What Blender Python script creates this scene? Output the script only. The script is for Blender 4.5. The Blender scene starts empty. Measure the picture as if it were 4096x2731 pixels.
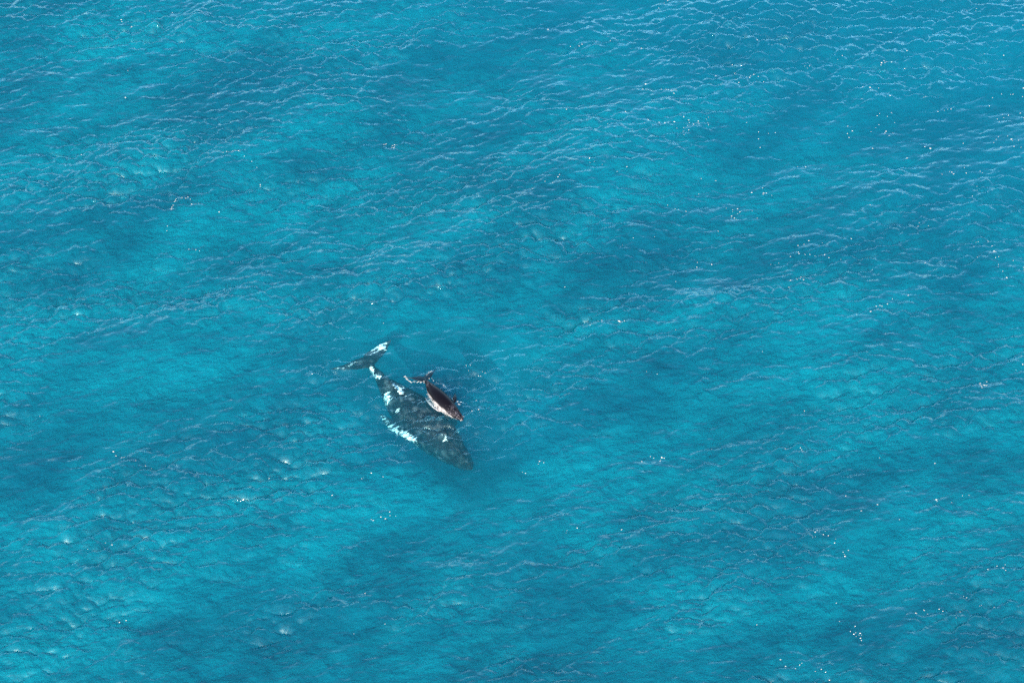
import bpy, math, random
import numpy as np
from mathutils import Vector, Matrix

# ------------------------------------------------------------------ camera, world, sun, exposure
scene = bpy.context.scene
col = scene.collection
R = math.radians
CAM_ELEV = R(50.0)
CAM_DIST = 150.0
cam_data = bpy.data.cameras.new("camera")
cam = bpy.data.objects.new("camera", cam_data)
col.objects.link(cam)
cam.location = (0.0, -CAM_DIST * math.cos(CAM_ELEV), CAM_DIST * math.sin(CAM_ELEV))
cam.rotation_euler = (R(90) - CAM_ELEV, 0, 0)
cam_data.sensor_width = 36.0
cam_data.angle = 2 * math.atan(34.0 / CAM_DIST)
cam_data.clip_start = 1.0
cam_data.clip_end = 20000.0
scene.camera = cam

SUN_ELEV = R(33.0)
SUN_AZ = R(253.0)            # direction the light comes from, measured from +X counter-clockwise
world = bpy.data.worlds.new("World")
scene.world = world
world.use_nodes = True
wn = world.node_tree
wn.nodes.clear()
sky = wn.nodes.new("ShaderNodeTexSky")
sky.sky_type = 'NISHITA'
sky.sun_disc = False
sky.sun_elevation = SUN_ELEV
sky.sun_rotation = R(90) - SUN_AZ
sky.air_density = 1.0
sky.dust_density = 2.5
sky.ozone_density = 1.0
bg = wn.nodes.new("ShaderNodeBackground")
bg.inputs["Strength"].default_value = 0.15
wo = wn.nodes.new("ShaderNodeOutputWorld")
wn.links.new(sky.outputs[0], bg.inputs[0])
wn.links.new(bg.outputs[0], wo.inputs[0])

sun_d = bpy.data.lights.new("sun", 'SUN')
sun_d.energy = 2.15
sun_d.angle = R(0.5)
sun_d.color = (1.0, 0.94, 0.85)
sun = bpy.data.objects.new("sun", sun_d)
col.objects.link(sun)
sdir = Vector((math.cos(SUN_AZ) * math.cos(SUN_ELEV), math.sin(SUN_AZ) * math.cos(SUN_ELEV), math.sin(SUN_ELEV)))
sun.rotation_euler = sdir.to_track_quat('Z', 'Y').to_euler()
sun.location = (0, 0, 80)

scene.view_settings.view_transform = 'Standard'
scene.view_settings.look = 'None'
scene.view_settings.gamma = 1.0
scene.view_settings.exposure = 2.6
scene.render.engine = 'CYCLES'
cy = scene.cycles
cy.max_bounces = 5
cy.volume_bounces = 0
cy.diffuse_bounces = 1
cy.glossy_bounces = 2
cy.transparent_max_bounces = 8
cy.use_denoising = False
cy.use_adaptive_sampling = False
cy.caustics_reflective = False
cy.caustics_refractive = False

# ------------------------------------------------------------------ node helpers
class NT:
    def __init__(self, name):
        self.m = bpy.data.materials.new(name)
        self.m.use_nodes = True
        self.t = self.m.node_tree
        self.t.nodes.clear()
        self.out = self.n("ShaderNodeOutputMaterial")
    def n(self, typ, **kw):
        nd = self.t.nodes.new(typ)
        for k, v in kw.items():
            setattr(nd, k, v)
        return nd
    def link(self, a, b):
        self.t.links.new(a, b)
    def setin(self, sock, v):
        if isinstance(v, bpy.types.NodeSocket):
            self.link(v, sock)
        else:
            sock.default_value = v
    def math(self, op, a, b=0.0, c=0.0, clamp=False):
        nd = self.n("ShaderNodeMath", operation=op, use_clamp=clamp)
        for i, v in enumerate((a, b, c)):
            self.setin(nd.inputs[i], v)
        return nd.outputs[0]
    def mapr(self, v, a, b, c=0.0, d=1.0, smooth=True):
        nd = self.n("ShaderNodeMapRange")
        nd.interpolation_type = 'SMOOTHSTEP' if smooth else 'LINEAR'
        for i, x in enumerate((v, a, b, c, d)):
            self.setin(nd.inputs[i], x)
        return nd.outputs[0]
    def mixc(self, f, a, b):
        nd = self.n("ShaderNodeMix", data_type='RGBA')
        self.setin(nd.inputs[0], f)
        for s, v in ((nd.inputs[6], a), (nd.inputs[7], b)):
            if isinstance(v, tuple):
                s.default_value = (*v, 1.0) if len(v) == 3 else v
            else:
                self.link(v, s)
        return nd.outputs[2]
    def coords(self, scale=(1, 1, 1), rot=0.0, loc=(0, 0, 0), src=None):
        if src is None:
            src = self.n("ShaderNodeNewGeometry").outputs["Position"]
        r = self.n("ShaderNodeMapping")
        r.inputs["Rotation"].default_value = (0, 0, rot)
        s = self.n("ShaderNodeMapping")
        s.inputs["Scale"].default_value = scale
        s.inputs["Location"].default_value = loc
        self.link(src, r.inputs[0])
        self.link(r.outputs[0], s.inputs[0])
        return s.outputs[0]
    def noise(self, vec, scale, detail=2.0, rough=0.5, dist=0.0, kind=None, lac=2.0):
        nd = self.n("ShaderNodeTexNoise")
        if kind:
            nd.noise_type = kind
        self.link(vec, nd.inputs["Vector"])
        nd.inputs["Scale"].default_value = scale
        nd.inputs["Detail"].default_value = detail
        nd.inputs["Roughness"].default_value = rough
        nd.inputs["Distortion"].default_value = dist
        nd.inputs["Lacunarity"].default_value = lac
        return nd.outputs[0]
    def bump(self, h, strength, dist, normal=None):
        nd = self.n("ShaderNodeBump")
        nd.inputs["Strength"].default_value = strength
        nd.inputs["Distance"].default_value = dist
        self.link(h, nd.inputs["Height"])
        if normal is not None:
            self.link(normal, nd.inputs["Normal"])
        return nd.outputs[0]

# ------------------------------------------------------------------ water material
CREST_ROT = -R(14)      # crests run mostly left-right, rising a little to the right

def water_material():
    w = NT("sea_water")
    # finest ripples, stretched along the crests; the larger waves are real geometry
    env = w.noise(w.coords((0.6, 1.0, 1.0), CREST_ROT), 0.16, 3.0, 0.6, 0.3)
    envf = w.mapr(env, 0.40, 0.66, 0.3, 1.0)
    r1 = w.noise(w.coords((0.42, 1.0, 1.0), CREST_ROT), 1.7, 2.0, 0.55, 0.15)
    r2 = w.noise(w.coords((0.5, 1.0, 1.0), CREST_ROT + R(26), (3.1, 7.7, 0)), 4.0, 1.0, 0.5, 0.1)
    h = w.math('ADD', w.math('MULTIPLY', r1, 0.09), w.math('MULTIPLY', r2, 0.02))
    h = w.math('MULTIPLY', h, envf)
    nrm = w.bump(h, 1.0, 1.0)
    # Schlick reflectance of water, the same from both sides
    dp = w.n("ShaderNodeVectorMath", operation='DOT_PRODUCT')
    w.link(w.n("ShaderNodeNewGeometry").outputs["Incoming"], dp.inputs[0])
    w.link(nrm, dp.inputs[1])
    ct = w.math('SUBTRACT', 1.0, w.math('ABSOLUTE', dp.outputs["Value"]), clamp=True)
    fres = w.math('MULTIPLY_ADD', w.math('POWER', ct, 4.6), 0.98, 0.02)
    gl = w.n("ShaderNodeBsdfGlossy")
    gl.distribution = 'BECKMANN'
    gl.inputs["Roughness"].default_value = 0.06
    gl.inputs["Color"].default_value = (0.58, 0.88, 0.96, 1)
    w.link(nrm, gl.inputs["Normal"])
    # stand-in for scattered light, swell shading painted into its colour; takes the surface relief
    df = w.n("ShaderNodeBsdfDiffuse")
    mk = w.noise(w.coords((0.5, 1.0, 1.0), -R(30), (2, 9, 0)), 0.14, 4.0, 0.6, 0.3)
    w.link(w.mixc(w.mapr(mk, 0.34, 0.66), (0.0, 0.045, 0.071), (0.0, 0.104, 0.136)), df.inputs["Color"])
    cr = w.noise(w.coords((0.60, 1.0, 1.0), CREST_ROT, (5, 2, 0)), 0.9, 6.0, 0.68, 0.35)
    lp = w.noise(w.coords((0.85, 1.0, 1.0), -R(25), (1, 4, 0)), 0.34, 3.0, 0.55, 0.2)
    lp = w.math('ABSOLUTE', w.math('SUBTRACT', lp, 0.5))
    hh = w.math('ADD', w.math('MULTIPLY', cr, 0.58), w.math('MULTIPLY', h, 0.9))
    hh = w.math('ADD', hh, w.math('MULTIPLY', lp, -1.0))
    w.link(w.bump(hh, 1.0, 1.0), df.inputs["Normal"])
    # diffuse cut to bare the whales; paints shade beside them and far right
    sp = w.n("ShaderNodeSeparateXYZ")
    w.link(w.n("ShaderNodeNewGeometry").outputs["Position"], sp.inputs[0])
    px, py, _ = sp.outputs
    def spot(x, y, ra, rb, ang):
        c, s_ = math.cos(ang), math.sin(ang)
        dx, dy = w.math('SUBTRACT', px, x), w.math('SUBTRACT', py, y)
        u = w.math('ADD', w.math('MULTIPLY', dx, c / ra), w.math('MULTIPLY', dy, s_ / ra))
        v = w.math('ADD', w.math('MULTIPLY', dx, -s_ / rb), w.math('MULTIPLY', dy, c / rb))
        d = w.math('SQRT', w.math('ADD', w.math('MULTIPLY', u, u), w.math('MULTIPLY', v, v)))
        d = w.math('ADD', d, w.math('MULTIPLY_ADD', lp, 1.0, -0.1))
        return w.mapr(d, 0.55, 1.25, 1.0, 0.0)
    clear = w.math('MAXIMUM', spot(-5.7, -5.7, 9.4, 3.7, R(-52)), spot(-2.8, -1.9, 5.2, 3.0, R(-20)))  # second spot puts in the dark shadow zone beyond the calf
    clear = w.math('MAXIMUM', clear, spot(-10.7, -.9, 3.6, 1.9, R(30)))
    far_dim = w.mapr(w.math('ADD', w.math('MULTIPLY', px, 0.45), w.math('MULTIPLY', py, 0.9)), 8.0, 44.0)  # painted fall-off in brightness towards the far right
    frac = w.math('MULTIPLY_ADD', far_dim, -0.30, 0.42)
    frac = w.math('MULTIPLY', frac, w.math('MULTIPLY_ADD', clear, -0.90, 1.0))
    tr = w.n("ShaderNodeBsdfTransparent")
    tr.inputs["Color"].default_value = (0.97, 1, 1, 1)
    mb = w.n("ShaderNodeMixShader")
    w.link(frac, mb.inputs[0])
    w.link(tr.outputs[0], mb.inputs[1])
    w.link(df.outputs[0], mb.inputs[2])
    mx = w.n("ShaderNodeMixShader")
    w.link(fres, mx.inputs[0])
    w.link(mb.outputs[0], mx.inputs[1])
    w.link(gl.outputs[0], mx.inputs[2])
    w.link(mx.outputs[0], w.out.inputs["Surface"])
    vs = w.n("ShaderNodeVolumeScatter")
    vs.inputs["Color"].default_value = (0.0, 0.54, 0.76, 1)
    vs.inputs["Density"].default_value = 0.036
    va = w.n("ShaderNodeVolumeAbsorption")
    va.inputs["Color"].default_value = (0.30, 0.855, 0.90, 1)
    va.inputs["Density"].default_value = 0.42
    ad = w.n("ShaderNodeAddShader")
    w.link(vs.outputs[0], ad.inputs[0])
    w.link(va.outputs[0], ad.inputs[1])
    w.link(ad.outputs[0], w.out.inputs["Volume"])
    return w.m

# ------------------------------------------------------------------ wave field (directional spectrum)
def wave_field(N, L, seed):
    rng = np.random.default_rng(seed)
    k1 = np.fft.fftfreq(N, L / N) * 2 * np.pi
    KX, KY = np.meshgrid(k1, k1, indexing='xy')
    K = np.hypot(KX, KY)
    K[0, 0] = 1e-6
    TH = np.arctan2(KY, KX)
    def field(k0, k1_, slope, ang, spread, rms, beta=4.0):
        P = np.where((K > k0 * 0.5), K ** (-beta), 0.0) * np.exp(-(k0 / K) ** 4) * np.exp(-(K / k1_) ** 2)
        d = np.abs(np.cos(TH - ang)) ** spread
        A = np.sqrt(P * (d + 0.04))
        H = A * (rng.standard_normal((N, N)) + 1j * rng.standard_normal((N, N)))
        h = np.fft.ifft2(H)
        return H * (rms / h.real.std())
    two_pi = 2 * np.pi
    # travelling mostly along Y (crests along X), tilted
    S = field(two_pi / 24.0, two_pi / 7.0, 0, R(118), 10, 0.17)
    M = field(two_pi / 7.0, two_pi / 1.6, 0, R(110), 2, 0.072, 4.2)
    F = field(two_pi / 1.5, two_pi / 0.33, 0, R(103), 4, 0.052, 4.0)
    def build(H, chop):
        h = np.fft.ifft2(H).real
        # real part of complex field: use symmetric gradient of the real height
        Hr = np.fft.fft2(h)
        dx = np.fft.ifft2(-1j * KX / K * Hr).real * chop
        dy = np.fft.ifft2(-1j * KY / K * Hr).real * chop
        return h, dx, dy
    s = build(S, 0.8)
    m = build(M, 0.85)
    f = build(F, 0.80)
    # wind waves lean downwind: gentle backs, short steep lee faces
    LEAN = 0.62
    m = (m[0], m[1], m[2] + LEAN * m[0])
    f = (f[0], f[1], f[2] + LEAN * f[0])
    E = np.fft.ifft2(field(two_pi / 22.0, two_pi / 3.0, 0, R(112), 2, 1.0, 3.0)).real
    env = np.clip(0.62 * np.exp(0.6 * E + 0.3 * s[0] / s[0].std()), 0.32, 1.35)
    env_m = np.clip(0.8 + 0.3 * E, 0.3, 1.4)
    return [s[i] + m[i] * env_m + f[i] * env for i in range(3)], [f[i] for i in range(3)]

TILE_N, TILE_L = 1536, 102.4
(FH, FDX, FDY), (GH, GDX, GDY) = wave_field(TILE_N, TILE_L, 11)

def sample(F, X, Y):
    u = (X / TILE_L * TILE_N) % TILE_N
    v = (Y / TILE_L * TILE_N) % TILE_N
    i0 = np.floor(u).astype(int) % TILE_N
    j0 = np.floor(v).astype(int) % TILE_N
    fu = u - np.floor(u)
    fv = v - np.floor(v)
    i1 = (i0 + 1) % TILE_N
    j1 = (j0 + 1) % TILE_N
    return (F[j0, i0] * (1 - fu) * (1 - fv) + F[j0, i1] * fu * (1 - fv)
            + F[j1, i0] * (1 - fu) * fv + F[j1, i1] * fu * fv)

# places where gusts have roughened the water: x, y, half length, half width, angle, extra roughness
GUSTS = [(-27, 30, 9, 1.6, 12, .8), (-17.5, 23, 8, 1.8, 32, .8), (-22, 19, 6, 1.4, 0, .7), (-27.5, 15, 5, 1.2, 20, .9), (-25, 3.5, 6, 1.3, 2, .8),
         (-32, 2.5, 5, 1.2, 5, .8), (31, 33, 8, 2.2, 8, .9), (21, 29, 7, 2.0, 5, .8), (9.5, 30, 6, 2.0, 5, .8), (30.5, -1.5, 6, 1.6, 24, .9),
         (-19.5, -16, 6, 1.4, 0, .5), (-30, -18, 6, 1.6, 5, .4), (15, -11.5, 7, 1.6, 15, .7), (-11.5, 14.5, 5, 1.4, 10, .7), (-4.8, 14, 5, 1.5, 20, .9),
         (-17, 8, 5, 1.4, 5, .6), (-9.2, 4, 6, 1.3, 22, .9), (-2, 6.2, 6, 1.6, 22, 1.0), (4.5, 2.5, 4, 1.0, 5, .8), (10.5, 13.5, 5, 1.6, 15, .7),
         (-14.5, -13, 5, 1.2, 0, .6), (-1.6, -6.2, 1.9, .55, 24, 1.5), (-.6, -7.6, 2.2, .7, 18, 1.1), (-1.4, -9.6, 1.6, .5, 26, 1.1),
         (-5.2, -6.6, 2.2, .9, -5, .9), (-13, -10.5, 3.2, 1.0, 10, .8), (-12.2, -2.6, 2.5, .7, 18, .9), (2.3, -4.4, 2.6, .8, 10, .8)]

def wave(X, Y, fade=1.0):
    g = np.zeros_like(X, dtype=float)
    for x, y, a, b, ang, k in GUSTS:
        c, s_ = math.cos(math.radians(ang)), math.sin(math.radians(ang))
        u, v = ((X - x) * c + (Y - y) * s_) / a, (-(X - x) * s_ + (Y - y) * c) / b
        g += k * np.exp(-(u * u + v * v) * 0.9)
    return [(sample(F, X, Y) + g * sample(G, X, Y)) * fade for F, G in ((FH, GH), (FDX, GDX), (FDY, GDY))]

def axis(lo, hi, step, far, growth=1.35):
    core = np.arange(lo, hi + step * 0.5, step)
    a, b = [], []
    d, p = step, hi
    while p < far:
        d *= growth if d < 1.0 else (1.12 if d < 8 else 1.5)
        p += d
        b.append(p)
    d, p = step, lo
    while p > -far:
        d *= growth if d < 1.0 else (1.12 if d < 8 else 1.5)
        p -= d
        a.append(p)
    return np.array(a[::-1] + list(core) + b)

def grid_mesh(name, X, Y, Z, extra_quads=None):
    ny, nx = X.shape
    co = np.stack([X, Y, Z], -1).reshape(-1, 3).astype(np.float32)
    idx = np.arange(ny * nx, dtype=np.int32).reshape(ny, nx)
    q = np.stack([idx[:-1, :-1], idx[:-1, 1:], idx[1:, 1:], idx[1:, :-1]], -1).reshape(-1, 4)
    if extra_quads is not None:
        q = np.concatenate([q, extra_quads])
    me = bpy.data.meshes.new(name)
    me.vertices.add(len(co))
    me.vertices.foreach_set("co", co.ravel())
    me.loops.add(q.size)
    me.loops.foreach_set("vertex_index", q.astype(np.int32).ravel())
    me.polygons.add(len(q))
    me.polygons.foreach_set("loop_start", np.arange(0, q.size, 4, dtype=np.int32))
    me.polygons.foreach_set("use_smooth", np.ones(len(q), dtype=bool))
    me.update(calc_edges=True)
    return me

def build_water():
    ax = axis(-44.0, 44.0, 0.0667, 2500)
    ay = axis(-31.0, 42.0, 0.0667, 2500)
    X0, Y0 = np.meshgrid(ax, ay, indexing='xy')
    fade = 1.0
    far = np.maximum(np.abs(X0), np.abs(Y0))
    fade = np.clip(1.0 - (far - 300) / 900.0, 0.0, 1.0)
    Z, DX, DY = wave(X0, Y0, fade)
    X, Y = X0 + DX, Y0 + DY
    # outer ring goes down to close the body of water
    for sl in ((0, slice(None)), (-1, slice(None)), (slice(None), 0), (slice(None), -1)):
        X[sl] = X0[sl]; Y[sl] = Y0[sl]; Z[sl] = -26.0
    ny, nx = X.shape
    bottom = np.array([[0, (ny - 1) * nx, ny * nx - 1, nx - 1]], dtype=np.int32)
    me = grid_mesh("water", X, Y, Z, bottom)
    ob = bpy.data.objects.new("water", me)
    col.objects.link(ob)
    me.materials.append(water_material())
    ob["kind"] = "structure"
    ob["label"] = "rippled turquoise open sea with pale sky-lit wavelets"
    return ob

build_water()

# ------------------------------------------------------------------ added opaque sheet in place of light scattered back from below
def build_deep_layer():
    ax = axis(-46.0, 46.0, 0.16, 2400)
    ay = axis(-33.0, 44.0, 0.16, 2400)
    X, Y = np.meshgrid(ax, ay, indexing='xy')
    N, L = 640, 102.4
    rng = np.random.default_rng(5)
    k1 = np.fft.fftfreq(N, L / N) * 2 * np.pi
    KX, KY = np.meshgrid(k1, k1, indexing='xy')
    K = np.hypot(KX, KY); K[0, 0] = 1e-6
    def fld(l0, l1, beta, ang=0.0, st=1.0):
        c, s_ = math.cos(ang), math.sin(ang)
        U, V = (KX * c + KY * s_) * st, (-KX * s_ + KY * c) / st      # st > 1: drawn out along ang
        k = np.hypot(U, V); k[0, 0] = 1e-6
        P = k ** (-beta) * np.exp(-((2 * np.pi / l0) / k) ** 4) * np.exp(-(k / (2 * np.pi / l1)) ** 2)
        h = np.fft.ifft2(np.sqrt(P) * (rng.standard_normal((N, N)) + 1j * rng.standard_normal((N, N)))).real
        return h / h.std()
    big = fld(17, 4, 2.6, R(28), 1.35)
    lump = -np.abs(fld(6.0, 1.6, 2.8)) * 1.3 - 0.5 * np.abs(fld(2.4, 0.9, 2.6))
    def smp(F):
        u = (X / L * N) % N; v = (Y / L * N) % N
        i0 = np.floor(u).astype(int) % N; j0 = np.floor(v).astype(int) % N
        fu = u - np.floor(u); fv = v - np.floor(v)
        i1 = (i0 + 1) % N; j1 = (j0 + 1) % N
        return F[j0, i0] * (1 - fu) * (1 - fv) + F[j0, i1] * fu * (1 - fv) + F[j1, i0] * (1 - fu) * fv + F[j1, i1] * fu * fv
    Z = -3.6 + 0.36 * smp(big) + 0.085 * smp(lump)
    Z -= 5.0 / (1 + np.exp(-(X * 0.45 + Y * 0.9 - 26) / 6.0))  # sheet sunk to darken the far corners
    Z -= 1.6 / (1 + np.exp(-(Y * 0.85 - X * 0.5 - 36) / 5.0))
    Z -= 4.6 * np.exp(-(((X + 3.6) / 5.5) ** 2 + ((Y + 2.0) / 4.6) ** 2))  # hollow added to darken the water round the whales like shadow
    me = grid_mesh("backscatter_sheet", X, Y, Z)
    ob = bpy.data.objects.new("backscatter_sheet", me)
    col.objects.link(ob)
    s = NT("backscatter_tint")
    df = s.n("ShaderNodeBsdfDiffuse")
    n1 = s.noise(s.coords((0.75, 1, 1), -R(30)), 0.30, 5.0, 0.55, 0.2)
    s.link(s.mixc(s.mapr(n1, 0.35, 0.65), (0.002, 0.036, 0.045), (0.002, 0.080, 0.092)), df.inputs[0])  # bright and dark swell bands painted into the sheet
    s.link(df.outputs[0], s.out.inputs[0])
    me.materials.append(s.m)
    ob["kind"] = "structure"
    ob["label"] = "added billowing turquoise sheet standing in for light scattered up from below"

build_deep_layer()

# ------------------------------------------------------------------ a point of the sea seen at a photo position
def ground(px, py, z=0.0):
    f = 2048.0 / (34.0 / CAM_DIST)
    cpos = np.array(cam.location)
    fw = -cpos / np.linalg.norm(cpos)
    rt = np.array([1.0, 0, 0])
    up = np.cross(rt, fw)
    d = fw * f + rt * (px - 2048.0) + up * (1365.5 - py)
    t = (z - cpos[2]) / d[2]
    return cpos + d * t

def catmull(P, n):
    P = np.asarray(P, float)
    t = np.linspace(0, len(P) - 1, n)
    P2 = np.vstack([2 * P[0] - P[1], P, 2 * P[-1] - P[-2]])
    i = np.minimum(t.astype(int), len(P) - 2)
    u = (t - i)[:, None]
    a, b, c, d = P2[i], P2[i + 1], P2[i + 2], P2[i + 3]
    return 0.5 * (2 * b + (c - a) * u + (2 * a - 5 * b + 4 * c - d) * u ** 2 + (-a + 3 * b - 3 * c + d) * u ** 3)

class Shape:
    """collects closed lofts, melted afterwards into one skin"""
    def __init__(self):
        self.v, self.f = [], []
    def loft(self, rings):
        n = len(rings[0]); b = len(self.v)
        for r in rings:
            self.v.extend([tuple(p) for p in r])
        for i in range(len(rings) - 1):
            for j in range(n):
                k = (j + 1) % n
                self.f.append((b + i * n + j, b + i * n + k, b + (i + 1) * n + k, b + (i + 1) * n + j))
        self.f.append(tuple(b + j for j in range(n))[::-1])
        self.f.append(tuple(b + (len(rings) - 1) * n + j for j in range(n)))
    def blob(self, c, r, sq=(1, 1, 1)):
        rings = []
        for a in np.linspace(-1.35, 1.35, 7):
            rings.append([(c[0] + r * sq[0] * math.cos(a) * math.cos(t), c[1] + r * sq[1] * math.cos(a) * math.sin(t), c[2] + r * sq[2] * math.sin(a)) for t in np.linspace(0, 2 * np.pi, 12, endpoint=False)])
        self.loft(rings)
    def wing(self, le, te, thick, n=28):
        """flat fin between a leading-edge and a trailing-edge polyline"""
        A, B = catmull(le, n), catmull(te, n)
        T = catmull([[t] for t in thick], n)[:, 0]
        prof = [(0, 0), (0.06, .55), (0.2, .95), (0.4, 1), (0.65, .7), (0.9, .28), (1, .12), (1, -.12), (0.9, -.28), (0.65, -.7), (0.4, -1), (0.2, -.95), (0.06, -.55)]
        rings = []
        for a, b, t in zip(A, B, T):
            rings.append([tuple(a + (b - a) * u + np.array([0, 0, t * w])) for u, w in prof])
        self.loft(rings)
    def vfin(self, base0, base1, tip, thick):
        b0, b1, tp = map(np.array, (base0, base1, tip))
        rings = []
        for u in np.linspace(0, 1, 8):
            a = b0 + (tp - b0) * u
            c = b1 + (tp - b1) * (u ** 0.7) * 0.93
            th = thick * (1 - 0.75 * u)
            rings.append([tuple(a + (c - a) * p + np.array([0, th * q, 0])) for p, q in ((0, 0), (.15, .7), (.45, 1), (.8, .5), (1, .05), (.8, -.5), (.45, -1), (.15, -.7))])
        self.loft(rings)
    def skin(self, voxel, smooth):
        me = bpy.data.meshes.new("tmp")
        me.from_pydata(self.v, [], self.f)
        import bmesh
        bm = bmesh.new(); bm.from_mesh(me)
        bmesh.ops.recalc_face_normals(bm, faces=bm.faces); bm.to_mesh(me); bm.free()
        ob = bpy.data.objects.new("tmp", me)
        col.objects.link(ob)
        m = ob.modifiers.new("r", 'REMESH'); m.mode = 'VOXEL'; m.voxel_size = voxel
        s = ob.modifiers.new("s", 'SMOOTH'); s.iterations = smooth; s.factor = 0.5
        dg = bpy.context.evaluated_depsgraph_get()
        out = bpy.data.meshes.new_from_object(ob.evaluated_get(dg))
        bpy.data.objects.remove(ob)
        return out

def body_rings(prof, n=40):
    """prof rows: x, half width, top z, bottom z (rest pose, snout towards +x)"""
    P = catmull(prof, 70)
    rings = []
    for x, w, zt, zb in P:
        zc = 0.5 * (zt + zb); hh = 0.5 * (zt - zb)
        r = []
        for t in np.linspace(0, 2 * np.pi, n, endpoint=False):
            c, s_ = math.cos(t), math.sin(t)
            e = 0.92
            r.append((x, max(w, .01) * math.copysign(abs(c) ** e, c), zc + max(hh, .01) * math.copysign(abs(s_) ** e, s_)))
        rings.append(r)
    return rings

def bend(me, path, L, roll=0.0, tail_roll=None):
    """lay the straight rest pose along a 3D path (tail first); keeps the rest coordinates as an attribute"""
    n = len(me.vertices)
    co = np.empty(n * 3, np.float32); me.vertices.foreach_get("co", co); co = co.reshape(-1, 3).astype(float)
    C = catmull(path, 400)
    ds = np.r_[0, np.cumsum(np.linalg.norm(np.diff(C, axis=0), axis=1))]
    S = ds / ds[-1]
    u = co[:, 0] / L
    uc = np.clip(u, 0, 1)
    P = np.stack([np.interp(uc, S, C[:, i]) for i in range(3)], 1)
    T = np.gradient(C, axis=0); T /= np.linalg.norm(T, axis=1)[:, None]
    k = 15
    T = np.stack([np.convolve(np.pad(T[:, i], k, mode='edge'), np.ones(2 * k + 1) / (2 * k + 1), 'valid') for i in range(3)], 1)
    Tt = np.stack([np.interp(uc, S, T[:, i]) for i in range(3)], 1)
    Tt /= np.linalg.norm(Tt, axis=1)[:, None]
    P += Tt * ((u - uc) * L)[:, None]
    side = np.cross(np.array([0, 0, 1.0]), Tt); side /= np.linalg.norm(side, axis=1)[:, None]
    upv = np.cross(Tt, side)
    rl = np.full(n, roll) if tail_roll is None else roll + (tail_roll - roll) * np.clip(1 - u * 3.0, 0, 1)
    cr, sr = np.cos(rl)[:, None], np.sin(rl)[:, None]
    s2 = side * cr + upv * sr
    u2 = -side * sr + upv * cr
    W = P + s2 * co[:, 1:2] + u2 * co[:, 2:3]
    me.vertices.foreach_set("co", W.astype(np.float32).ravel())
    at = me.attributes.new("rest", 'FLOAT_VECTOR', 'POINT')
    at.data.foreach_set("vector", co.astype(np.float32).ravel())
    me.polygons.foreach_set("use_smooth", np.ones(len(me.polygons), dtype=bool))
    me.update()
    return co, W

def swing_tail(me, ang, grow):
    """turn the flukes sideways about the end of the tail stock"""
    n = len(me.vertices)
    co = np.empty(n * 3, np.float32); me.vertices.foreach_get("co", co); co = co.reshape(-1, 3)
    t = np.clip((1.6 - co[:, 0]) / 1.3, 0, 1); a = ang * t * t * (3 - 2 * t)
    x, y = co[:, 0] - 0.9, co[:, 1] * (1 + (grow - 1) * t)
    co[:, 0] = 0.9 + x * np.cos(a) - y * np.sin(a)
    co[:, 1] = x * np.sin(a) + y * np.cos(a) - 0.22 * t * t
    me.vertices.foreach_set("co", co.ravel())

def ruffle(me, amp, seed):
    """skin wobbled a few centimetres, standing in for refraction through the ripples"""
    from mathutils import noise
    for v in me.vertices:
        p = v.co * 1.9
        n = noise.noise_vector(p) * amp + noise.noise_vector(v.co * 4.7 + Vector((7, 3, 1))) * amp * .7
        v.co = v.co + Vector((n.x, n.y, n.z * .6))

def blotches(me, W, items, name):
    """pigment patches and a painted lit fin edge in the skin: (x, y, r along, r across, angle, strength)"""
    m = np.zeros(len(W))
    for x, y, ra, rb, ang, st in items:
        c, s_ = math.cos(ang), math.sin(ang)
        dx, dy = W[:, 0] - x, W[:, 1] - y
        a = (dx * c + dy * s_) / ra; b = (-dx * s_ + dy * c) / rb
        m = np.maximum(m, st * np.clip(1.35 - np.sqrt(a * a + b * b), 0, 1))
    at = me.attributes.new(name, 'FLOAT', 'POINT')
    at.data.foreach_set("value", m.astype(np.float32))

def patch(px0, py0, px1, py1, wid, st, z):
    """one pale skin patch running between two spots, wid metres wide"""
    a, b = ground(px0, py0, z), ground(px1, py1, z)
    d = b - a
    return ((a[0] + b[0]) / 2, (a[1] + b[1]) / 2, np.hypot(d[0], d[1]) / 2 + 0.05, wid / 2, math.atan2(d[1], d[0]), st)

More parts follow.
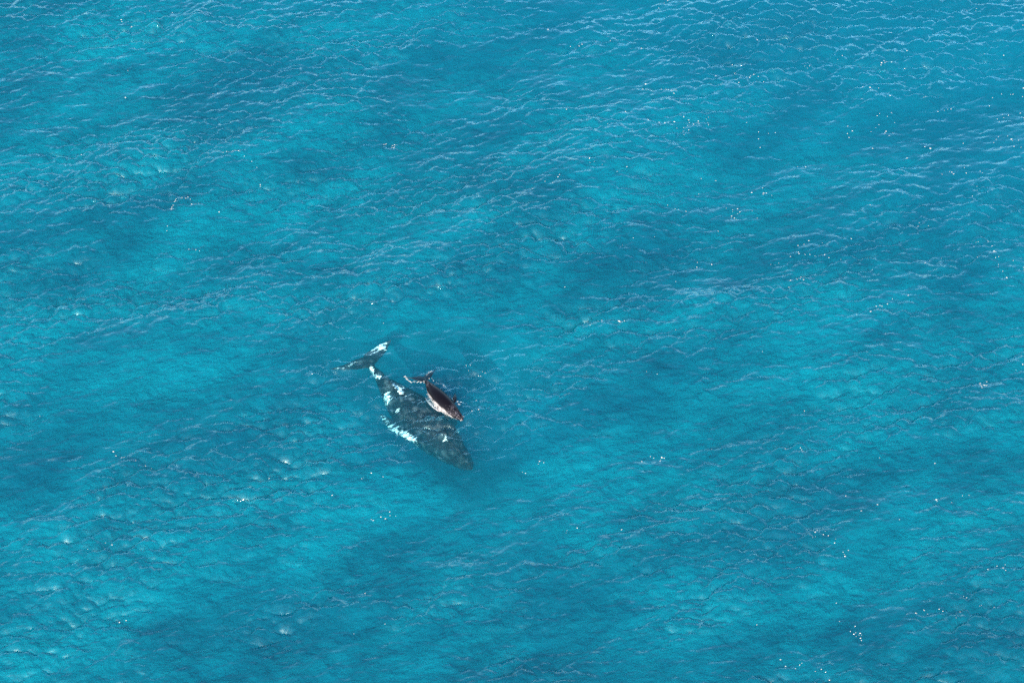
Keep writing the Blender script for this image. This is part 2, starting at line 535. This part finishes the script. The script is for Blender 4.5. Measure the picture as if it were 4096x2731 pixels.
# ------------------------------------------------------------------ the mother
def build_mother():
    L = 11.6
    path = [ground(*p) for p in ((1450, 1428, -0.75), (1484, 1460, -0.85), (1512, 1500, -1.15), (1552, 1550, -1.3), (1604, 1606, -1.45),
                                 (1664, 1662, -1.5), (1730, 1722, -1.45), (1796, 1784, -1.3), (1850, 1838, -1.35), (1888, 1872, -1.25))]
    s = Shape()
    prof = [(0.15, .10, .10, -.10), (0.8, .17, .22, -.22), (1.5, .25, .36, -.36), (2.6, .52, .60, -.60), (3.9, .98, .85, -.92),
            (5.2, 1.32, 1.0, -1.15), (6.6, 1.42, 1.05, -1.30), (7.9, 1.32, 1.0, -1.32), (9.0, 1.08, .83, -1.2), (9.9, .84, .60, -.92), (10.7, .56, .38, -.58),
            (11.3, .31, .20, -.32), (11.6, .12, .08, -.14)]
    s.loft(body_rings(prof))
    # rostrum ridge and knobs, blowhole guard, lower-lip swell
    s.loft([[(x, .10 * math.cos(t), z + .09 * math.sin(t)) for t in np.linspace(0, 2 * np.pi, 10, endpoint=False)] for x, z in ((8.6, .9), (9.4, .80), (10.3, .58), (11.1, .34), (11.45, .2))])
    s.blob((8.75, .12, .93), .16, (1.7, .8, .7)); s.blob((8.75, -.12, .93), .16, (1.7, .8, .7))
    rng = random.Random(4)
    for sd in (-1, 1):
        for i in range(8):
            u = i / 7
            s.blob((9.2 + 2.1 * u, sd * (.66 - .46 * u), .60 - .42 * u), .11, (1, 1, .8))
        for i in range(5):
            u = i / 4
            s.blob((9.0 + 2.0 * u, sd * (.34 - .16 * u), .80 - .42 * u), .085)
        for i in range(7):
            u = i / 6
            s.blob((9.1 + 2.1 * u, sd * (1.02 - .70 * u), -.15 + .02 * u), .11)
    for i in range(5):
        s.blob((9.5 + .4 * i, 0, .82 - .13 * i), .10)
    # dorsal fin on its hump, knuckles down the tail stock
    s.blob((3.7, 0, .78), .3, (2.2, .6, .7))
    s.vfin((3.95, 0, .72), (3.0, 0, .62), (2.95, 0, 1.16), .09)
    for i in range(6):
        s.blob((2.6 - .3 * i, 0, .60 - .075 * i), .11, (1.1, .6, .8))
    # flukes: leading edge sweeps back, scalloped trailing edge
    for sd in (-1, 1):
        le = [(1.10, sd * .02, 0), (0.80, sd * .5, 0), (0.55, sd * 1.05, .02), (.22, sd * 1.65, .03), (-.22, sd * 2.22, .02)]
        q = .12 if sd < 0 else 0
        te = [(-.02, -sd * .02, 0), (-.20 + q, sd * .42, 0), (-.26 + 1.6 * q, sd * 1.0, .02), (-.34 + 1.6 * q, sd * 1.62, .03), (-.32, sd * 2.28, .02)]
        s.wing(le, te, [.15, .12, .09, .06, .035])
    # long pectoral fins, knobbly leading edge; +y is the animal's left
    # right fin, folded back along the flank and lit through shallow water
    le = [(8.75, -.95, .30), (8.25, -1.45, .60), (7.4, -1.82, .62), (6.4, -2.0, .40), (5.3, -2.0, .12), (4.1, -1.72, -.12)]
    te = [(7.6, -.80, .30), (7.2, -.98, .58), (6.6, -1.10, .56), (5.8, -1.22, .34), (5.0, -1.30, .08), (4.0, -1.50, -.14)]
    s.wing(le, te, [.20, .15, .12, .10, .07, .04])
    for i in range(6):
        p = catmull(le, 14)[2 + 2 * i]; s.blob(p, .09 - .005 * i)
    # left fin, reaching down and back
    le = [(7.9, .9, -.7), (7.5, 1.7, -1.1), (7.0, 2.3, -1.5), (6.3, 2.8, -1.9), (5.4, 3.0, -2.2)]
    te = [(7.0, .9, -.8), (6.8, 1.35, -1.15), (6.4, 1.85, -1.5), (5.8, 2.3, -1.9), (5.3, 2.85, -2.22)]
    s.wing(le, te, [.20, .15, .12, .08, .04])
    me = s.skin(0.035, 5)
    swing_tail(me, R(-13), 1.04)
    ruffle(me, .055, 5)  # mesh wobble in place of refracted outlines
    co, W = bend(me, path, L, roll=R(4), tail_roll=R(2))
    z = -0.7
    items = [
        patch(1586, 1712, 1664, 1776, 1.0, 1.35, z), patch(1535, 1662, 1605, 1730, 1.0, 1.0, z), patch(1515, 1605, 1550, 1690, .8, .72, z - .3),
        patch(1542, 1566, 1558, 1600, .50, 1.2, z), patch(1514, 1552, 1532, 1612, .45, 1.0, z),
        patch(1562, 1526, 1584, 1548, .34, 1.2, z), patch(1578, 1540, 1612, 1580, .42, 1.5, z), patch(1600, 1574, 1625, 1592, .22, .7, z),  # sunlit edge of the dorsal fin, painted as a pale streak
        patch(1594, 1532, 1624, 1560, .36, .80, z), patch(1482, 1466, 1492, 1492, .30, 1.1, z), patch(1500, 1492, 1532, 1514, .35, .85, z),
        patch(1584, 1632, 1596, 1640, .36, .62, z), patch(1774, 1750, 1788, 1772, .42, .60, z), patch(1740, 1822, 1850, 1886, .42, .68, z),
        patch(1480, 1400, 1545, 1372, 1.1, 1.05, -.7), patch(1508, 1394, 1545, 1380, .9, 1.3, -.7), patch(1470, 1424, 1490, 1408, .4, .7, -.7),
        patch(1298, 1494, 1380, 1472, .40, .72, -.7), patch(1380, 1466, 1440, 1446, .28, .5, -.7),
    ]
    blotches(me, W, items, "pale")
    k = NT("mother_skin")
    rest = k.n("ShaderNodeAttribute", attribute_name="rest").outputs["Vector"]
    pale = k.n("ShaderNodeAttribute", attribute_name="pale").outputs["Fac"]
    # dark slate skin with rounded worn blotches
    vo = k.n("ShaderNodeTexVoronoi", feature='SMOOTH_F1')
    wn_ = k.n("ShaderNodeTexNoise"); wn_.inputs["Scale"].default_value = 1.6; wn_.inputs["Detail"].default_value = 2
    k.link(rest, wn_.inputs["Vector"])
    vm = k.n("ShaderNodeVectorMath", operation='MULTIPLY_ADD')
    k.link(wn_.outputs["Color"], vm.inputs[0]); vm.inputs[1].default_value = (.55, .55, .55); k.link(rest, vm.inputs[2])
    k.link(vm.outputs[0], vo.inputs["Vector"])
    vo.inputs["Scale"].default_value = 1.9; vo.inputs["Smoothness"].default_value = .1
    cells = k.mapr(vo.outputs["Distance"], 0.12, 0.62, 1.0, 0.0)
    big = k.noise(rest, 0.7, 4.0, 0.65, 0.3)
    tone = k.math('MULTIPLY', cells, k.mapr(big, .36, .62, .25, 1.0))
    grain = k.noise(k.coords((.45, 1, 1), CREST_ROT), 7.0, 3.0, .7)
    tone = k.math('MULTIPLY', tone, k.mapr(grain, .3, .62, .45, 1.2))
    base = k.mixc(tone, (0.0005, 0.0008, 0.0012), (0.034, 0.040, 0.043))
    # ragged pale patches, ripple refraction streaks painted into the colour
    rag = k.noise(k.coords((.30, 1, 1), CREST_ROT - R(10)), 5.5, 4.0, .75, .4)
    fac = k.math('ADD', pale, k.math('MULTIPLY_ADD', rag, 6.5, -3.5))
    fac = k.mapr(fac, .50, .80)
    fac = k.math('MULTIPLY', fac, k.mapr(pale, .05, .35))
    colr = k.mixc(fac, base, (0.62, 0.62, 0.60))
    bs = k.n("ShaderNodeBsdfPrincipled")
    k.link(colr, bs.inputs["Base Color"])
    bs.inputs["Roughness"].default_value = .55
    bs.inputs["Specular IOR Level"].default_value = .1
    k.link(k.bump(k.math('ADD', cells, grain), .9, .14), bs.inputs["Normal"])
    k.link(bs.outputs[0], k.out.inputs[0])
    me.materials.append(k.m)
    me.name = "humpback_whale"
    ob = bpy.data.objects.new("humpback_whale", me)
    col.objects.link(ob)
    ob["label"] = "large dark slate adult whale with white-patched fin and tail, swimming just under the surface"
    ob["category"] = "whale"
    return ob

build_mother()

# ------------------------------------------------------------------ the calf
def build_calf():
    L = 4.45
    path = [ground(*p) for p in ((1694, 1507, -.12), (1703, 1523, -.10), (1716, 1541, -.08), (1738, 1571, -.06), (1764, 1600, -.02), (1792, 1627, .02),
                                 (1818, 1650, .06), (1838, 1667, .08), (1852, 1680, .06))]
    s = Shape()
    prof = [(.05, .05, .05, -.05), (.30, .085, .11, -.11), (.62, .16, .20, -.20), (1.05, .30, .34, -.34), (1.6, .46, .46, -.46), (2.15, .54, .50, -.52), (2.65, .54, .48, -.54),
            (3.1, .48, .41, -.50), (3.5, .40, .31, -.42), (3.85, .31, .22, -.32), (4.15, .22, .14, -.22), (4.38, .13, .07, -.13), (4.45, .06, .03, -.07)]
    s.loft(body_rings(prof))
    s.loft([[(x, .035 * math.cos(t), z + .035 * math.sin(t)) for t in np.linspace(0, 2 * np.pi, 10, endpoint=False)] for x, z in ((3.42, .33), (3.7, .265), (4.05, .165), (4.36, .07))])
    s.blob((3.40, .045, .335), .055, (1.7, .7, .8)); s.blob((3.40, -.045, .335), .055, (1.7, .7, .8))
    for sd in (-1, 1):
        for i in range(6):
            u = i / 5
            s.blob((3.6 + .7 * u, sd * (.26 - .15 * u), .19 - .12 * u), .03)
        le = [(.46, sd * .01, 0), (.34, sd * .24, 0), (.17, sd * .50, .01), (-.12, sd * .78, .02), (-.34, sd * 1.08, .03)]
        te = [(-.02, -sd * .01, 0), (-.16, sd * .22, 0), (-.22, sd * .50, .01), (-.26, sd * .78, .02), (-.37, sd * 1.10, .03)]
        s.wing(le, te, [.06, .05, .04, .03, .018])
    s.blob((1.15, 0, .33), .12, (2.0, .5, .7))
    s.vfin((1.28, 0, .32), (.88, 0, .24), (.86, 0, .46), .035)
    # right pectoral folded along the flank at the waterline; left one reaching out and down
    le = [(3.05, -.44, -.05), (2.8, -.66, -.02), (2.45, -.74, .0), (2.1, -.76, -.02), (1.75, -.74, -.06), (1.45, -.68, -.12)]
    te = [(2.70, -.42, -.10), (2.55, -.50, -.06), (2.25, -.55, -.04), (1.95, -.57, -.06), (1.68, -.60, -.10), (1.42, -.64, -.13)]
    s.wing(le, te, [.07, .055, .045, .035, .028, .016])
    le = [(3.10, .38, -.14), (2.98, .62, -.16), (2.78, .86, -.22), (2.5, 1.04, -.32), (2.15, 1.14, -.44)]
    te = [(2.78, .38, -.18), (2.70, .54, -.20), (2.52, .72, -.25), (2.3, .92, -.34), (2.12, 1.10, -.45)]
    s.wing(le, te, [.07, .055, .045, .03, .016])
    me = s.skin(0.016, 4)
    co, W = bend(me, path, L, roll=R(10), tail_roll=R(-4))
    k = NT("calf_skin")
    rest = k.n("ShaderNodeAttribute", attribute_name="rest").outputs["Vector"]
    sep = k.n("ShaderNodeSeparateXYZ"); k.link(rest, sep.inputs[0])
    x, y, z = sep.outputs
    n1 = k.noise(k.coords((.5, 1.4, 1.4), 0, src=rest), 3.2, 5.0, .66, .6)
    n2 = k.noise(k.coords((.35, 1.0, 1.0), R(20), src=rest), 11.0, 4.0, .7, .5)
    # pale belly and flank on the right side (y<0), below the shoulder of the back
    edge = k.math('MULTIPLY_ADD', y, -1.0, -0.28)
    edge = k.math('ADD', edge, k.math('MULTIPLY', z, -.42))
    edge = k.math('ADD', edge, k.math('MULTIPLY_ADD', n1, .34, -.17))
    flank = k.math('MULTIPLY', k.mapr(edge, -.04, .09), k.mapr(x, .45, .75))
    stre = k.mapr(n2, .34, .60, .18, 1.0)
    flank = k.math('MULTIPLY', flank, stre)
    # worn, scratched head and tail stock
    head = k.mapr(x, 3.15, 3.5)
    tail = k.math('MULTIPLY', k.mapr(x, 1.25, .9), k.mapr(x, .35, .6))
    worn = k.math('MULTIPLY', k.math('MAXIMUM', head, tail), k.mapr(n2, .47, .66, 0, .75))
    scr = k.noise(k.coords((1.2, .12, 1.0), R(35), src=rest), 16.0, 3.0, .7, .2)
    scr = k.mapr(scr, .66, .76, 0, .30)
    dark = k.mixc(n1, (0.0006, 0.0004, 0.0008), (0.002, 0.0012, 0.0018))
    c = k.mixc(scr, dark, (0.09, 0.075, 0.07))
    c = k.mixc(worn, c, (0.048, 0.044, 0.052))
    c = k.mixc(flank, c, (0.20, 0.19, 0.19))
    bs = k.n("ShaderNodeBsdfPrincipled")
    k.link(c, bs.inputs["Base Color"])
    bs.inputs["Roughness"].default_value = .26
    bs.inputs["IOR"].default_value = 1.20
    k.link(k.bump(k.math('ADD', n2, n1), .35, .02), bs.inputs["Normal"])
    k.link(bs.outputs[0], k.out.inputs[0])
    me.materials.append(k.m)
    me.name = "whale_calf"
    ob = bpy.data.objects.new("whale_calf", me)
    col.objects.link(ob)
    ob["label"] = "small glossy blackish-brown calf with pale flank, its back out of the water"
    ob["category"] = "whale calf"
    return ob

calf = build_calf()

# ------------------------------------------------------------------ foam
def afloat(x, y):
    a, b = np.array([x]), np.array([y])
    h, dx, dy = wave(a, b)
    return (x + dx[0], y + dy[0], h[0])

class Flecks:
    def __init__(self, seed):
        self.v, self.f, self.r, self.k = [], [], random.Random(seed), 1.0
    def add(self, x, y, r, stretch=1.0, lift=0.0):
        c = afloat(x, y)
        rng, b = self.r, len(self.v)
        n = 7
        rot = rng.uniform(-.4, .5)
        for rr, zz in ((1.0, -.25), (.8, .30), (.35, .55)):
            for i in range(n):
                t = 2 * math.pi * i / n
                q = r * rr * rng.uniform(.82, 1.15)
                dx, dy = q * stretch * math.cos(t), q * math.sin(t)
                self.v.append((c[0] + dx * math.cos(rot) - dy * math.sin(rot), c[1] + dx * math.sin(rot) + dy * math.cos(rot), c[2] + lift + zz * r))
        for k in range(2):
            for i in range(n):
                j = (i + 1) % n
                self.f.append((b + k * n + i, b + k * n + j, b + (k + 1) * n + j, b + (k + 1) * n + i))
        self.f.append(tuple(b + 2 * n + i for i in range(n)))
    def chain(self, pts, step, r, jit):
        P = [ground(*p) for p in pts]
        for a, b in zip(P[:-1], P[1:]):
            d = math.hypot(b[0] - a[0], b[1] - a[1])
            k = max(1, int(d / step))
            for i in range(k):
                u = (i + self.r.random()) / k
                self.add(a[0] + (b[0] - a[0]) * u + self.r.gauss(0, jit), a[1] + (b[1] - a[1]) * u + self.r.gauss(0, jit),
                         r * self.k * self.r.uniform(.5, 1.3), self.r.uniform(1, 2.0))
    def done(self, name, mat, label):
        me = bpy.data.meshes.new(name)
        me.from_pydata(self.v, [], self.f)
        me.polygons.foreach_set("use_smooth", np.ones(len(me.polygons), dtype=bool))
        me.materials.append(mat)
        ob = bpy.data.objects.new(name, me)
        col.objects.link(ob)
        ob["kind"] = "stuff"
        ob["label"] = label
        return ob

def foam_material():
    k = NT("foam")
    bs = k.n("ShaderNodeBsdfPrincipled")
    k.link(k.mixc(k.noise(k.coords(), 12.0, 2.0), (.16, .155, .135), (.34, .32, .28)), bs.inputs["Base Color"])
    bs.inputs["Roughness"].default_value = .5
    k.link(bs.outputs[0], k.out.inputs[0])
    return k.m

def build_foam():
    mat = foam_material()
    F = Flecks(21)
    F.k = 0.55
    r = F.r
    n = 0
    while n < 190:
        x, y = r.uniform(-40, 40), r.uniform(-27, 38)
        dens = 0.16 + 0.30 * max(0, (x + 12) / 40) + (0.45 if (x > 6 and y > 6) else 0) + (0.2 if (x > 14 and y < -8) else 0)
        if r.random() > dens:
            continue
        n += 1
        if r.random() < .5:
            F.add(x, y, r.uniform(.014, .03), r.uniform(1, 2.4))
            continue
        ang = R(r.uniform(-25, 30)); ln = r.uniform(.3, 2.2)
        for i in range(r.choice((2, 3, 3, 4, 5, 7, 10))):
            t = r.uniform(-1, 1) * ln
            F.add(x + t * math.cos(ang) + r.gauss(0, .18), y + t * math.sin(ang) + r.gauss(0, .22), r.uniform(.012, .028) * (1.6 if r.random() < .08 else 1), r.uniform(1, 2.4))
    # threads of foam left of the pair
    for pts, st, rr, jt in (
            (((913, 625), (972, 627)), .13, .055, .02), (((972, 630), (990, 642), (1010, 658), (1032, 666)), .45, .045, .06),
            (((880, 634), (930, 640)), .4, .035, .12), (((1040, 716), (1030, 734)), .2, .045, .05),
            (((682, 848), (697, 824), (708, 800)), .14, .045, .03), (((716, 796), (732, 790), (748, 792), (760, 802)), .16, .05, .05),
            (((724, 806), (748, 812)), .22, .04, .05), (((760, 820), (776, 824), (794, 816)), .14, .045, .03),
            (((742, 978), (772, 984), (800, 988)), .22, .042, .07), (((656, 890), (664, 912), (672, 930)), .5, .04, .12),
            (((440, 80), (480, 90), (540, 96)), .5, .045, .2), (((490, 106), (570, 108)), .45, .045, .1), (((560, 60), (700, 44)), .7, .045, .25),
            (((2700, 490), (2770, 480)), .35, .05, .35), (((2770, 480), (2850, 494)), .4, .05, .2), (((3440, 356), (3520, 360)), .45, .06, .05),
            (((3690, 580), (3730, 585)), .3, .065, .1), (((1440, 1912), (1480, 1895)), .35, .045, .08), (((1400, 1912), (1530, 1905)), .7, .04, .1)):
        F.chain(pts, st, rr, jt)
    F.done("foam_flecks", mat, "scattered cream flecks of foam on the turquoise sea")
    # lace of foam where the calf breaks the surface
    G = Flecks(5)
    for pts, st, rr, jt in (
            (((1612, 1503), (1620, 1514), (1634, 1521), (1660, 1521), (1690, 1521)), .045, .022, .03), (((1724, 1484), (1712, 1493), (1702, 1505)), .06, .018, .02),
            (((1704, 1512), (1716, 1510), (1734, 1516), (1760, 1532), (1784, 1552)), .11, .018, .06), (((1794, 1574), (1812, 1592), (1824, 1608)), .06, .018, .03),
            (((1826, 1606), (1838, 1614), (1840, 1608)), .04, .025, .05), (((1700, 1530), (1706, 1556), (1712, 1580)), .07, .02, .05),
            (((1712, 1580), (1726, 1600), (1742, 1618), (1758, 1630)), .05, .024, .05), (((1778, 1640), (1800, 1656), (1822, 1672), (1848, 1682)), .045, .024, .03),
            (((1850, 1678), (1856, 1668)), .035, .025, .02)):
        G.chain(pts, st, rr, jt)
    G.done("wake_foam", mat, "white lace of foam along the calf's waterline")

build_foam()

def build_seabed():
    g = axis(-60, 60, 4.0, 2500, 1.3)
    X, Y = np.meshgrid(g, g, indexing='xy')
    Z = -27.5 + 0.4 * np.sin(X * 0.11 + 1.3 * np.sin(Y * 0.07)) * np.cos(Y * 0.09)
    me = grid_mesh("seabed", X, Y, Z)
    ob = bpy.data.objects.new("seabed", me)
    col.objects.link(ob)
    s = NT("sand")
    df = s.n("ShaderNodeBsdfDiffuse")
    s.link(s.mixc(s.noise(s.coords(), 0.3, 4), (0.22, 0.20, 0.15), (0.30, 0.27, 0.2)), df.inputs[0])
    s.link(df.outputs[0], s.out.inputs[0])
    me.materials.append(s.m)
    ob["kind"] = "structure"

build_seabed()
